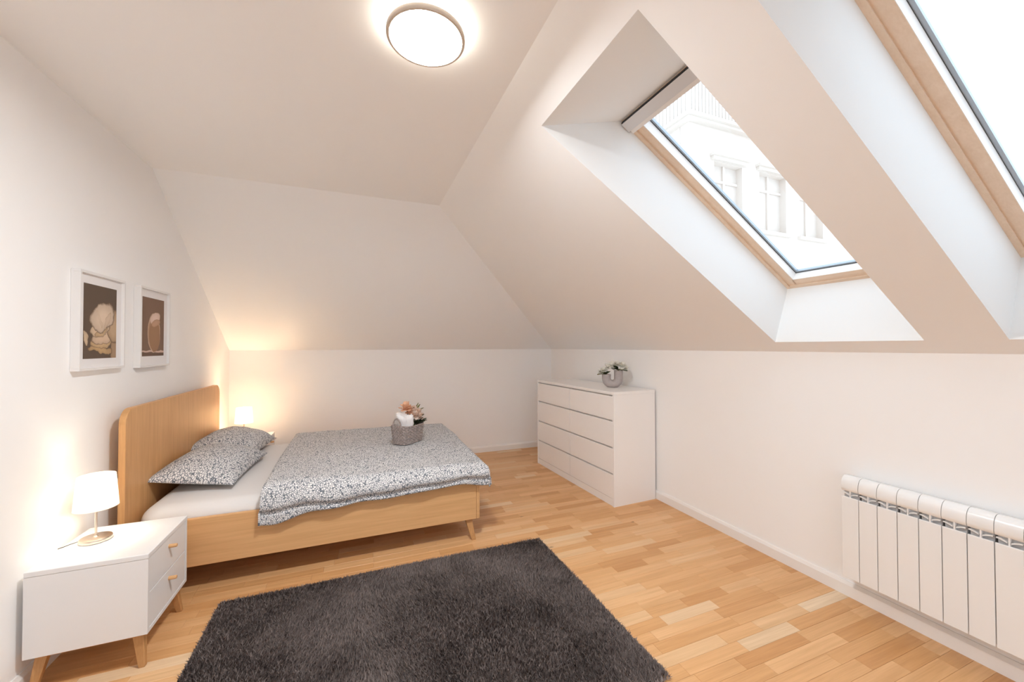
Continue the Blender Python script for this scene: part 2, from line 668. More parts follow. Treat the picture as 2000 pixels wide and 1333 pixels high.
sq(YN, WIN[1][0], 0, SLEN)
sq(WIN[1][1], WIN[0][0], 0, SLEN)
for ya, yb in WIN:
    sq(ya, yb, 0, S0)
    sq(ya, yb, S1, SLEN)
polys.append([(WIN[0][1], 0), (YC, 0), (YB, SLEN), (WIN[0][1], SLEN)])
bm = bmesh.new()
vd = {}
for poly in polys:
    fv = []
    for q in poly:
        k = (round(q[0], 4), round(q[1], 4))
        if k not in vd:
            vd[k] = bm.verts.new(slope(q[0], q[1], 0))
        fv.append(vd[k])
    bm.faces.new(fv)
for f in bm.faces:
    f.normal_update()
    if f.normal.dot(NS) > 0:
        f.normal_flip()
me = bpy.data.meshes.new('ceiling_slope_right')
bm.to_mesh(me)
bm.free()
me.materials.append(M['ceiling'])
o = bpy.data.objects.new('ceiling_slope_right', me)
COL.objects.link(o)
tag(o, kind='structure')
sm = o.modifiers.new('thickness', 'SOLIDIFY')
sm.thickness = 0.05
sm.offset = -1
sm.use_rim = False


# baseboards with an eased top edge
def baseboard(name, p0, p1, inward):
    h, t = 0.08, 0.015
    p0, p1, inn = Vector(p0), Vector(p1), Vector(inward)
    prof = [(0, 0), (t, 0), (t, h - 0.018), (t * 0.75, h - 0.010), (t * 0.45, h), (0, h)]
    v = [p + inn * a + Vector((0, 0, z)) for p in (p0, p1) for a, z in prof]
    n = len(prof)
    f = [[i, (i + 1) % n, n + (i + 1) % n, n + i] for i in range(n)] + [list(range(n)), list(range(2 * n - 1, n - 1, -1))]
    o = mesh_obj(name, v, f, M['trim'])
    bm = bmesh.new()
    bm.from_mesh(o.data)
    bmesh.ops.recalc_face_normals(bm, faces=bm.faces)
    bm.to_mesh(o.data)
    bm.free()
    return tag(o, kind='structure')


baseboard('baseboard_left', (XL, YN, 0), (XL, YB, 0), (1, 0, 0))
baseboard('baseboard_back', (XL + .015, YB, 0), (XR - .015, YB, 0), (0, -1, 0))
baseboard('baseboard_right', (XR, YN, 0), (XR, YB, 0), (-1, 0, 0))
baseboard('baseboard_near', (DX1 + .01, YN, 0), (XR - .015, YN, 0), (0, 1, 0))


# ------------------------------------------------------------------ skylights
def slope_box(bm, ya, yb, sa, sb, wa, wb):
    vs = add_box(bm, ya, yb, sa, sb, wa, wb)
    for v in vs:
        v.co = slope(v.co.x, v.co.y, v.co.z)
    return vs


def skylight(idx, ya, yb):
    root = empty('window_%d' % idx, slope((ya + yb) / 2, (F0 + F1) / 2, FW))
    tag(root, kind='structure')
    off = root.location

    def done(name, bm, mat, bevel=0.0, parent=root):
        if bevel:
            bevel_all(bm, bevel, 2)
        if parent is root:
            bmesh.ops.translate(bm, verts=bm.verts, vec=-off)
        else:
            bmesh.ops.translate(bm, verts=bm.verts, vec=-off)
        return bm_obj(name, bm, mat, parent)

    # reveal boards, from the plaster edge out to the frame
    inn = [slope(ya, S0, 0), slope(yb, S0, 0), slope(yb, S1, 0), slope(ya, S1, 0)]
    out = [slope(ya, F0, FW + .004), slope(yb, F0, FW + .004), slope(yb, F1, FW + .004), slope(ya, F1, FW + .004)]
    cen = slope((ya + yb) / 2, 1.3, .15)
    for k in range(4):
        j = (k + 1) % 4
        q = [inn[k], inn[j], out[j], out[k]]
        n = (q[1] - q[0]).cross(q[3] - q[0]).normalized()
        if n.dot(q[0] - cen) < 0:
            n = -n
        pv = [p - off for p in q] + [q[0] - off + n * .02 + NS * .012, q[1] - off + n * .02 + NS * .012, q[2] - off + n * .02, q[3] - off + n * .02]
        bm = bmesh.new()
        bv_ = [bm.verts.new(p) for p in pv]
        for fc in ((0, 1, 2, 3), (7, 6, 5, 4), (0, 4, 5, 1), (1, 5, 6, 2), (2, 6, 7, 3), (3, 7, 4, 0)):
            bm.faces.new([bv_[z_] for z_ in fc])
        bm_obj('reveal_board', bm, M['reveal'], root)
    # outer pine frame: four rails
    e1, e2 = 0.020, 0.024
    fr = [(ya - .03, ya + e1, F0 - .03, F1 + .03, 'pine'), (yb - e1, yb + .03, F0 - .03, F1 + .03, 'pine'),
          (ya + e1, yb - e1, F0 - .03, F0 + e1, 'pine_v'), (ya + e1, yb - e1, F1 - e1, F1 + .03, 'pine_v')]
    for a, b, c, d, mt in fr:
        bm = bmesh.new()
        slope_box(bm, a, b, c, d, FW + .002, FW + .11)
        done('frame_rail', bm, M[mt], .002)
    # sash
    e3 = 0.064
    sa = [(ya + e2, ya + e3, F0 + e2, F1 - e2, 'pine'), (yb - e3, yb - e2, F0 + e2, F1 - e2, 'pine'),
          (ya + e3, yb - e3, F0 + e2, F0 + e3, 'pine_v'), (ya + e3, yb - e3, F1 - e3, F1 - e2, 'pine_v')]
    for a, b, c, d, mt in sa:
        bm = bmesh.new()
        slope_box(bm, a, b, c, d, FW + .012, FW + .085)
        done('sash_rail', bm, M[mt], .004)
    # white beads lining the inside of the sash
    for a, b, c, d in ((ya + e3, ya + e3 + .004, F0 + e3, F1 - e3), (yb - e3 - .004, yb - e3, F0 + e3, F1 - e3),
                       (ya + e3 + .004, yb - e3 - .004, F0 + e3, F0 + e3 + .004), (ya + e3 + .004, yb - e3 - .004, F1 - e3 - .004, F1 - e3)):
        bm = bmesh.new()
        slope_box(bm, a, b, c, d, FW + .016, FW + .066)
        done('glazing_bead', bm, M['trim'])
    bm = bmesh.new()
    for a, b, c, d in ((ya + e1, ya + e2, F0 + e1, F1 - e1), (yb - e2, yb - e1, F0 + e1, F1 - e1), (ya + e2, yb - e2, F0 + e1, F0 + e2), (ya + e2, yb - e2, F1 - e2, F1 - e1)):
        slope_box(bm, a, b, c, d, FW + .016, FW + .05)
    done('sash_seal', bm, M['gasket'])
    # gasket and aluminium glazing edge
    for nm, ea, eb, w0, w1, mt in (('gasket', e3, e3 + .004, .066, .084, 'gasket'), ('glazing_edge', e3 + .004, e3 + .017, .070, .084, 'spacer')):
        bm = bmesh.new()
        slope_box(bm, ya + ea, ya + eb, F0 + ea, F1 - ea, FW + w0, FW + w1)
        slope_box(bm, yb - eb, yb - ea, F0 + ea, F1 - ea, FW + w0, FW + w1)
        slope_box(bm, ya + eb, yb - eb, F0 + ea, F0 + eb, FW + w0, FW + w1)
        slope_box(bm, ya + eb, yb - eb, F1 - eb, F1 - ea, FW + w0, FW + w1)
        done(nm, bm, M[mt])
    bm = bmesh.new()
    slope_box(bm, ya + e3, yb - e3, F0 + e3, F1 - e3, FW + .0845, FW + .0885)
    done('pane', bm, M['glass'])
    # folded blind cassette along the top
    bm = bmesh.new()
    slope_box(bm, ya + .012, yb - .012, F0 + .012, F0 + .058, FW - .022, FW + .045)
    c = done('blind_cassette', bm, M['blind'], .006)
    bm = bmesh.new()
    slope_box(bm, ya + .016, yb - .016, F0 + .056, F0 + .082, FW - .012, FW + .030)
    done('blind_rail', bm, M['trim'], .005)
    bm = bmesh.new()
    slope_box(bm, ya + .006, yb - .006, F0 + .002, F0 + .012, FW - .016, FW + .02)  # black strip put in for the shade above the cassette
    done('gap_shade_strip', bm, M['gasket'])
    return root


skylight(1, *WIN[0])
skylight(2, *WIN[1])



# ================================================================== BUILDING ACROSS THE STREET
FY, FX, FZ = 8.0, 8.34, 7.56
bld = tag(empty('neighbour_building', (FX, FY, 0)), 'pale building with cornice and roof railing outside the skylight', 'building')
wins = [(0.93, 2.03, 4.85, 6.61), (2.74, 3.92, 4.85, 6.61), (4.55, 5.7, 4.85, 6.61), (0.93, 2.03, 1.9, 3.6), (2.74, 3.92, 1.9, 3.6), (4.55, 5.7, 1.9, 3.6)]
bm = bmesh.new()
xs = sorted(set([0.0, 8.0] + [w[0] for w in wins] + [w[1] for w in wins]))
zs = sorted(set([-4.0, FZ] + [w[2] for w in wins] + [w[3] for w in wins]))
for i in range(len(xs) - 1):
    for k in range(len(zs) - 1):
        cx, cz = (xs[i] + xs[i + 1]) / 2, (zs[k] + zs[k + 1]) / 2
        if any(w[0] < cx < w[1] and w[2] < cz < w[3] for w in wins):
            continue
        add_box(bm, xs[i], xs[i + 1], 0, 0.30, zs[k], zs[k + 1])
add_box(bm, 0, 8.0, 0.31, 6.0, -4.0, FZ)
bm_obj('facade_wall', bm, M['facade'], bld)
for w in wins:
    f = box('window', (w[0], w[1], 0.20, 0.30, w[2], w[3]), M['facade_glass'], bld)
    mx = (w[0] + w[1]) / 2
    box('window_bar', (mx - .04, mx + .04, 0.15, 0.20, w[2], w[3]), M['facade'], f)
    box('window_bar', (w[0], w[1], 0.155, 0.199, w[3] - .5, w[3] - .43), M['facade'], f)
    bm = bmesh.new()
    add_box(bm, w[0] - .12, w[1] + .12, -.10, 0.0, w[3] + .02, w[3] + .12)
    add_box(bm, w[0] - .16, w[1] + .16, -.16, 0.0, w[3] + .12, w[3] + .18)
    bm_obj('lintel', bm, M['facade_trim'], bld)
    box('sill', (w[0] - .1, w[1] + .1, -.1, 0.0, w[2] - .1, w[2]), M['facade_trim'], bld)
bm = bmesh.new()
add_box(bm, -.16, 8.0, -.16, 6.0, FZ - .02, FZ + .06)
add_box(bm, -.24, 8.0, -.24, 6.0, FZ + .06, FZ + .14)
bm_obj('cornice', bm, M['facade_trim'], bld)
bar = bpy.data.meshes.new('railing_bar')
bm = bmesh.new()
add_box(bm, -.018, .018, -.018, .018, 0, 1.9)
bm.to_mesh(bar)
bm.free()
bar.materials.append(M['railing'])
for k in range(34):
    link_obj('railing_bar', bar, bld, (-.12 + .125 * k, -.12, FZ + .14))
for k in range(14):
    link_obj('railing_bar', bar, bld, (-.12, .0 + .14 * k, FZ + .14))
box('handrail', (-.15, 5.0, -.15, -.09, FZ + 2.04, FZ + 2.09), M['railing'], bld)

# ================================================================== BED
bed = tag(empty('bed', (-0.17, 3.595, 0)), 'double bed with an oak headboard and oak side rails', 'bed')
bo = bed.location
BX0, BX1, BY0, BY1 = -1.222, 0.845, 2.79, 4.40
# headboard: rounded top corners, thick board
hb_y0, hb_y1, hb_z0, hb_z1, hr = 2.80, 4.385, 0.16, 1.075, 0.085
out = [(hb_y0, hb_z0), (hb_y1, hb_z0)]
for k in range(9):
    a = k / 8 * math.pi / 2
    out.append((hb_y1 - hr + hr * math.cos(a), hb_z1 - hr + hr * math.sin(a)))
for k in range(9):
    a = math.pi / 2 + k / 8 * math.pi / 2
    out.append((hb_y0 + hr + hr * math.cos(a), hb_z1 - hr + hr * math.sin(a)))
pts = [Vector((-1.192, a, z)) - bo for a, z in out]
hb = slab('headboard', pts, (-1, 0, 0), 0.032, M['oak_v'], bed)
bv = hb.modifiers.new('eased', 'BEVEL')
bv.width = 0.004
bv.segments = 2
bv.limit_method = 'ANGLE'


def bed_box(name, b, mat, bevel=.003):
    return box(name, (b[0] - bo.x, b[1] - bo.x, b[2] - bo.y, b[3] - bo.y, b[4], b[5]), mat, bed, bevel)


bed_box('side_rail', (-1.19, BX1 - .026, BY0, BY0 + .025, 0.15, 0.425), M['oak_h'])
bed_box('side_rail', (-1.19, BX1 - .026, BY1 - .025, BY1, 0.15, 0.425), M['oak_h'])
bed_box('foot_rail', (BX1 - .025, BX1, BY0, BY1, 0.15, 0.425), M['oak_y'])
for k in range(14):
    xx = -1.10 + k * 0.14
    bed_box('slat', (xx, xx + .07, BY0 + .026, BY1 - .026, 0.235, 0.25), M['oak_y'], 0.002)
bed_box('mid_beam', (-1.19, BX1 - .026, 3.57, 3.62, 0.165, 0.234), M['oak_h'])


def leg_geo(top, foot, wt, wf):
    bm = bmesh.new()
    t, f = Vector(top), Vector(foot)
    v = []
    for p, w in ((f, wf), (t, wt)):
        for sx, sy in ((-1, -1), (1, -1), (1, 1), (-1, 1)):
            v.append(bm.verts.new((p.x + sx * w[0], p.y + sy * w[1], p.z)))
    bm.faces.new(v[3::-1])
    bm.faces.new(v[4:])
    for k in range(4):
        j = (k + 1) % 4
        bm.faces.new((v[k], v[j], v[4 + j], v[4 + k]))
    bevel_all(bm, .003, 2)
    return bm


for lx, dx in ((0.765, 0.035), (-1.10, -0.035)):
    for ly, dy in ((2.835, -0.035), (4.355, 0.035)):
        bm_obj('leg', leg_geo((lx - bo.x, ly - bo.y, .155), (lx + dx - bo.x, ly + dy - bo.y, 0), (.026, .022), (.016, .015)), M['oak_leg'], bed)

# mattress with a white fitted sheet
bm = bmesh.new()
mhx, mhy, mr = 0.985, 0.765, 0.10


def mattress_ring(inset, z):
    ring = []
    hx_, hy_, r_ = mhx - inset, mhy - inset, max(mr - inset * .6, .03)
    for cxs, cys, a0 in ((1, 1, 0), (-1, 1, 90), (-1, -1, 180), (1, -1, 270)):
        for k in range(9):
            a = math.radians(a0 + 90 * k / 8)
            ring.append(bm.verts.new((cxs * (hx_ - r_) + r_ * math.cos(a), cys * (hy_ - r_) + r_ * math.sin(a), z)))
    return ring


prof = [(.02, 0), (.006, .008), (0, .025), (0, .165)] + [(.085 * (1 - math.cos(math.radians(a))), .165 + .078 * math.sin(math.radians(a))) for a in range(10, 91, 10)]
prof += [(.20, .2455), (.40, .2475)]
mrings = [mattress_ring(a, z) for a, z in prof]
for a, b in zip(mrings, mrings[1:]):
    for k in range(36):
        bm.faces.new((a[k], a[(k + 1) % 36], b[(k + 1) % 36], b[k]))
bm.faces.new(mrings[0][::-1])
bm.faces.new(mrings[-1])
mat_o = bm_obj('mattress', bm, M['sheet'], None, True)
mat_o.location = (-0.178, 3.590, 0.2505)
tag(mat_o, 'mattress in a smooth white fitted sheet on the oak bed', 'mattress')


def set_cloth_uv(o, uv):
    at = o.data.attributes.new('cloth_uv', 'FLOAT_VECTOR', 'POINT')
    at.data.foreach_set('vector', np.array(uv, dtype=np.float32).ravel())


# duvet -------------------------------------------------------------
def smooth01(t):
    t = max(0.0, min(1.0, t))
    return t * t * (3 - 2 * t)


def bend(d, r):
    """d = arc length past the edge; returns (horizontal, drop) with a rounded turn of radius r"""
    if d <= 0:
        return d, 0.0
    q = math.pi / 2 * r
    if d < q:
        a = d / r
        return r * math.sin(a), r * (1 - math.cos(a))
    return r, r + (d - q)


NX, NY = 150, 190
xa, xb = -0.535, 0.855         # top flat from head edge to foot edge
ya_, yb_ = 2.825, 4.36
head_d, foot_d, far_d = 0.06, 0.17, 0.16
verts, uvs = [], []
for j in range(NY + 1):
    for i in range(NX + 1):
        u = -head_d + (xb - xa + head_d + foot_d) * i / NX
        near_d = 0.275 - 0.040 * smooth01(u / 0.30) - 0.045 * smooth01((u - .2) / 1.0) + 0.006 * math.sin(u * 7.5 + 1.0) + 0.004 * math.sin(u * 19) + 0.02 * smooth01((u - 1.2) / .2)
        vlen = yb_ - ya_
        v = -near_d + (vlen + near_d + far_d) * j / NY
        # x direction
        if u < 0:
            hx, dx_ = bend(-u, 0.035)
            X = xa - hx
        elif u > xb - xa:
            hx, dx_ = bend(u - (xb - xa), 0.055)
            X = xb + hx
        else:
            X, dx_ = xa + u, 0.0
        if v < 0:
            hy, dy_ = bend(-v, 0.085)
            Y = ya_ - hy
        elif v > vlen:
            hy, dy_ = bend(v - vlen, 0.05)
            Y = yb_ + hy
        else:
            Y, dy_ = ya_ + v, 0.0
        p = 5.0
        drop = (dx_ ** p + dy_ ** p) ** (1 / p)
        # head edge leans a little with y
        if u < 0.12:
            X += 0.03 * smooth01((3.6 - Y) / 0.9) * (1 - max(0, u) / .12)
        top = 0.572 - 0.006 * smooth01((u - 1.0) / .3)
        nz_ = noise.noise(Vector((X * 2.2, Y * 2.2, 0.3))) * 0.018 + noise.noise(Vector((X * 6, Y * 5, 4.3))) * 0.006
        z = top - drop + nz_ * (1 if drop < .03 else .3)
        if v < 0 and dy_ > 0.05:
            # fold line of the hem: a soft roll above, a tuck, then the loose flap
            below = near_d - (-v)
            hem = 0.075 - 0.045 * smooth01(u / .45) + 0.02 * smooth01((u - 1.15) / .2) + 0.003 * math.sin(u * 9)
            if -0.05 < u < 1.45:
                t_ = (below - hem)
                Y += 0.020 * math.exp(-(t_ / 0.010) ** 2)
                Y -= 0.012 * math.exp(-((t_ - 0.04) / 0.035) ** 2)
                if t_ < 0:
                    Y += 0.004 + 0.004 * math.sin(u * 23 + 2)
            Y += 0.004 * math.sin(u * 11 + 0.6) * smooth01(dy_ / .2)
        Y = min(Y, 2.772) if (v < 0 and dy_ > 0.07 and X < .84) else Y
        verts.append((X, Y, z))
        uvs.append((u, v, 0))
faces = []
for j in range(NY):
    for i in range(NX):
        a = j * (NX + 1) + i
        faces.append((a, a + 1, a + NX + 2, a + NX + 1))
duv = mesh_obj('duvet', verts, faces, M['dots'], None, True)
set_cloth_uv(duv, uvs)
so = duv.modifiers.new('filling', 'SOLIDIFY')
so.thickness = 0.010
so.offset = -1
duv_base = Vector((0.17, 3.59, 0.52))
tag(duv, 'white and slate dotted duvet spread over the foot of the bed', 'duvet')


# pillows -----------------------------------------------------------
def pillow(name, loc, rot, lx, ly, h, seed, label):
    N = 44
    vs, fs, uv = [], [], []
    for side in (1, -1):
        for j in range(N + 1):
            for i in range(N + 1):
                a, b = -1 + 2 * i / N, -1 + 2 * j / N
                # edges pulled in between the pointed corners
                px = a * lx / 2 * (1 - 0.07 * (1 - b * b) * abs(a) ** 3)
                py = b * ly / 2 * (1 - 0.06 * (1 - a * a) * abs(b) ** 3)
                f = max(0.0, (1 - abs(a) ** 2.4)) ** 0.62 * max(0.0, (1 - abs(b) ** 2.4)) ** 0.62
                wr = noise.noise(Vector((a * 2.1 + seed, b * 2.1, side))) * 0.10
                edge_r = 0.03 * noise.noise(Vector((a * 5 + seed, b * 5, 7)))
                hh = h * (0.72 if side > 0 else 0.28)
                z = side * hh * f * (1 + wr + edge_r)
                vs.append((px, py, z))
                uv.append((px + seed, py, 0))
    n1 = (N + 1) ** 2
    for s in (0, 1):
        for j in range(N):
            for i in range(N):
                q = s * n1 + j * (N + 1) + i
                quad = (q, q + 1, q + N + 2, q + N + 1)
                fs.append(quad if s == 0 else quad[::-1])
    o = mesh_obj(name, vs, fs, M['dots'], None, True)
    set_cloth_uv(o, uv)
    bm = bmesh.new()
    bm.from_mesh(o.data)
    bmesh.ops.remove_doubles(bm, verts=bm.verts, dist=0.0004)
    bm.to_mesh(o.data)
    bm.free()
    o.location = loc
    o.rotation_euler = rot
    return tag(o, label, 'pillow', 'dotted pillows on the bed')


pillow('pillow', (-0.955, 3.41, 0.568), (math.radians(1), math.radians(8), math.radians(-4)), 0.485, 0.76, 0.17, 2.0,
       'dotted pillow nearest the bedside lamp, lying in front of the other pillow')
pillow('pillow', (-0.985, 4.06, 0.580), (math.radians(-2), math.radians(9), math.radians(-3)), 0.485, 0.72, 0.18, 9.0,
       'dotted pillow at the far side of the bed, partly behind the other pillow')


# ================================================================== BEDSIDE TABLES
def nightstand():
    root = empty('nightstand', (0, 0, 0))
    hx, hy = 0.20, 0.213
    bm = bmesh.new()
    add_box(bm, -hx, hx, -hy, -hy + .016, .147, .478)
    add_box(bm, -hx, hx, hy - .016, hy, .147, .478)
    add_box(bm, -hx, hx, -hy + .016, hy - .016, .147, .163)
    add_box(bm, -hx, -hx + .01, -hy + .016, hy - .016, .163, .478)
    bm_obj('body', bm, M['white_lacquer'], root)
    box('top', (-hx, hx + .001, -hy - .001, hy + .001, .4785, .5), M['white_lacquer'], root, .0025)
    for z0, z1 in ((.166, .319), (.323, .476)):
        d = box('drawer', (-hx + .03, hx - .002, -hy + .019, hy - .019, z0, z1), M['white_lacquer'], root, .0015)
        zc = (z0 + z1) / 2 + .035
        k = tube('knob', [(hx - .003, 0, zc), (hx + .026, 0, zc), (hx + .030, 0, zc)], [.009, .009, .0075], M['oak_h'], d, 14)
        smooth_angle(k)
    # wooden base: two rails and four splayed legs
    for sy in (-1, 1):
        box('base_rail', (-.15, .16, sy * .165 - .012, sy * .165 + .012, .124, .1465), M['oak_h'], root, .002)
    box('base_rail', (.135, .16, -.152, .152, .124, .1465), M['oak_y'], root, .002)
    for sx in (-1, 1):
        for sy in (-1, 1):
            bm_obj('leg', leg_geo((sx * .155, sy * .170, .1465), (sx * .178, sy * .195, 0), (.021, .016), (.012, .011)), M['oak_leg'], root)
    return root


ns = nightstand()
ns.location = (-1.062, 2.434, 0)
tag(ns, 'white two-drawer nightstand with wooden legs in the near left corner', 'nightstand', 'white nightstands beside the bed')
ns2 = copy_tree(ns)
ns2.location = (-1.035, 4.70, 0)
tag(ns2, 'white nightstand beyond the bed, mostly hidden by the pillows', 'nightstand', 'white nightstands beside the bed')


def table_lamp():
    root = empty('table_lamp', (0, 0, 0))
    lathe('base', [(.050, 0), (.057, .002), (.058, .005), (.058, .014), (.056, .0175), (.052, .0185), (.010, .020), (.006, .024)], M['nickel'], root, 40)
    lathe('stem', [(.0048, .022), (.0048, .225)], M['nickel'], root, 14)
    lathe('socket', [(.012, .20), (.014, .205), (.014, .235), (.012, .24)], M['white_lacquer'], root, 16)
    sh = lathe('shade', [(.079, .157), (.0785, .158), (.0665, .309), (.066, .310)], M['shade'], root, 48, False, False)
    t = sh.modifiers.new('fabric', 'SOLIDIFY')
    t.thickness = .0012
    lathe('bulb', [(.012, .241), (.018, .25), (.022, .265), (.019, .28), (.008, .289)], emitter('warm_bulb', (1, .74, .46), TABLE_LAMP_W * 3), root, 16)
    tube('cord', [(-.056, 0, .006), (-.07, -.004, .004), (-.085, -.016, .003), (-.096, -.035, .003), (-.106, -.052, .004)], .0018, M['cord'], root, 6)
    ld = bpy.data.lights.new('bulb_light', 'POINT')
    ld.energy = TABLE_LAMP_W
    ld.color = (1.0, 0.86, 0.68)
    ld.shadow_soft_size = 0.03
    lo = bpy.data.objects.new('bulb_light', ld)
    COL.objects.link(lo)
    lo.parent = root
    lo.location = (0, 0, .225)
    return root


lp = table_lamp()
bpy.data.objects['bulb'].visible_shadow = True
lp.location = (-1.156, 2.47, .5)
tag(lp, 'small lit table lamp with white shade on the near nightstand', 'lamp', 'bedside table lamps')
lp2 = copy_tree(lp)
lp2.location = (-1.062, 4.66, .5)
for c in lp2.children:
    if c.type == 'LIGHT':           # the far lamp has a stronger, warmer bulb
        c.data = c.data.copy()
        c.data.energy = TABLE_LAMP_W * 6.0
        c.data.color = (1.0, 0.68, 0.40)
tag(lp2, 'small lit table lamp glowing in the far corner behind the pillows', 'lamp', 'bedside table lamps')


# ================================================================== DRESSER
def dresser():
    root = empty('chest_of_drawers', (0, 0, 0))
    # local: x = depth (0 front .. D back), y = length (0 near .. L far)
    L, D, Hh = 1.446, 0.476, 1.014
    bm = bmesh.new()
    add_box(bm, 0, D, 0, .018, 0, Hh - .0265)
    add_box(bm, 0, D, L - .018, L, 0, Hh - .0265)
    add_box(bm, .03, D, L / 2 - .009, L / 2 + .009, .066, Hh - .0265)
    add_box(bm, D - .008, D, .018, L - .018, .05, Hh - .0265)
    bm_obj('carcass', bm, M['white_foil'], root)
    box('top', (-.001, D + .001, -.001, L + .001, Hh - .026, Hh), M['white_foil'], root, .0015)
    box('plinth', (.003, .02, .0185, L - .0185, 0.001, .064), M['white_foil'], root)
    rows = [(.068, .276), (.290, .510), (.524, .749), (.763, .974)]
    for c in range(2):
        y0 = .0195 + c * (L - .036) / 2 + (.001 if c else 0)
        y1 = y0 + (L - .039) / 2 - .0035
        for z0, z1 in rows:
            d = box('drawer', (.002, .40, y0, y1, z0, z1), M['white_foil'], root, .0015)
            box('finger_groove', (.040, .40, y0 + .002, y1 - .002, z1 + .0005, z1 + .0125), M['groove'], d)
    return root


dr = dresser()
dr.location = (2.108, 2.882, 0)
dr.rotation_euler = (0, 0, math.radians(2.4))
tag(dr, 'white chest of eight drawers against the right wall', 'dresser')


# ================================================================== RADIATOR
def radiator():
    root = empty('radiator', (2.505, 1.355, 0.0))
    W = 0.0802
    # shared meshes, local x = 0 at the front face (room side is -x), y runs toward -y
    def shared(name, boxes, mat, bevel, seg=2):
        bm = bmesh.new()
        for b in boxes:
            t = bmesh.new()
            add_box(t, *b)
            bevel_all(t, bevel, seg)
            tmp = bpy.data.meshes.new('t')
            t.to_mesh(tmp)
            t.free()
            bm.from_mesh(tmp)
            bpy.data.meshes.remove(tmp)
        me = bpy.data.meshes.new(name)
        bm.to_mesh(me)
        bm.free()
        me.materials.append(mat)
        return me
    g = .0012
    panel = shared('front_panel', [(0, .010, -W + g, -g, .148, .590)], M['enamel'], .003)
    rib = shared('rib', [(.004, .070, -W / 2 - .003, -W / 2 + .003, .586, .640)], M['enamel'], .001)
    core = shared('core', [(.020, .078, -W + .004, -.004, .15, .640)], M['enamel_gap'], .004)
    fins = shared('side_fin', [(.009, .075, -W + .008, -W + .012, .17, .585), (.009, .075, -.012, -.008, .17, .585)], M['enamel'], .0008)
    # rounded cap: quarter-round front over the top
    prof = [(.078, .628), (.006, .622), (.0005, .628), (-.002, .640)]
    for k in range(9):
        a = k / 8 * math.pi / 2
        prof.append((.036 - .036 * math.cos(a) - .001, .655 + .046 * math.sin(a)))
    prof += [(.065, .699), (.078, .690)]
    capv, capf = [], []
    n = len(prof)
    for yy in (-W + g, -g):
        capv += [(a, yy, z) for a, z in prof]
    capf = [[k, (k + 1) % n, n + (k + 1) % n, n + k] for k in range(n)] + [list(range(n)), list(range(2 * n - 1, n - 1, -1))]
    capm = bpy.data.meshes.new('top_cap')
    capm.from_pydata(capv, [], capf)
    b_ = bmesh.new()
    b_.from_mesh(capm)
    bmesh.ops.recalc_face_normals(b_, faces=b_.faces)
    for e in b_.edges:
        e.smooth = e.calc_face_angle(0) < math.radians(40)
    for f in b_.faces:
        f.smooth = True
    b_.to_mesh(capm)
    b_.free()
    capm.materials.append(M['enamel'])
    # slot lip: curved louvre below the cap on both sides of the rib
    lv, lf = [], []
    for half in (0, 1):
        y0 = -W / 2 + .005 if half == 0 else -W + .004
        y1 = -.004 if half == 0 else -W / 2 - .005
        k0 = len(lv)
        for q in range(7):
            t = q / 6
            yy = y0 + (y1 - y0) * t
            sag = .010 * math.sin(math.pi * (0.5 * t if half == 0 else 0.5 + 0.5 * t))
            for a, z in ((.004, .603), (.016, .603), (.016, .608), (.004, .608)):
                lv.append((a, yy, z + sag - .004))
        for q in range(6):
            for e in range(4):
                lf.append((k0 + 4 * q + e, k0 + 4 * q + (e + 1) % 4, k0 + 4 * q + 4 + (e + 1) % 4, k0 + 4 * q + 4 + e))
    louv = bpy.data.meshes.new('louvre')
    louv.from_pydata(lv, [], lf)
    louv.materials.append(M['enamel'])
    for k in range(10):
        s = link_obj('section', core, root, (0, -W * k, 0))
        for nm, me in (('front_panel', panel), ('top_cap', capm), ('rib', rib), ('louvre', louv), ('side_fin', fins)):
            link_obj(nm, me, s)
    # pipe stubs and wall brackets
    for yy in (-.12, -.68):
        box('bracket', (.079, .0995, yy - .015, yy + .015, .56, .62), M['enamel'], root, .002)
    return root


tag(radiator(), 'white sectional radiator mounted low on the right wall', 'radiator')


# ================================================================== RUG
rug = tag(empty('rug', (0.272, 1.962, 0)), 'dark charcoal shaggy rug on the oak floor beside the bed', 'rug')
RX, RY, RR = 0.975, 0.65, 0.04
bm = bmesh.new()
add_box(bm, -RX, RX, -RY, RY, 0.0005, .008)
bmesh.ops.bevel(bm, geom=[e for e in bm.edges if abs(e.verts[0].co.z - e.verts[1].co.z) > .004], offset=RR, segments=5, affect='EDGES')
bm_obj('backing', bm, M['rug'], rug)
NB = 190000
px = rng.uniform(-RX, RX, NB)
py = rng.uniform(-RY, RY, NB)
ang = rng.uniform(0, 2 * math.pi, NB)
# gentle drifts in which way the pile leans
lean_a = 2.4 * np.sin(px * 2.6 + 0.7) + 1.9 * np.cos(py * 3.1 + px * 1.2)
lean = rng.uniform(.004, .020, NB)
mixa = np.where(rng.uniform(0, 1, NB) < .5, lean_a, rng.uniform(0, 2 * math.pi, NB))
hgt = rng.uniform(.020, .033, NB)
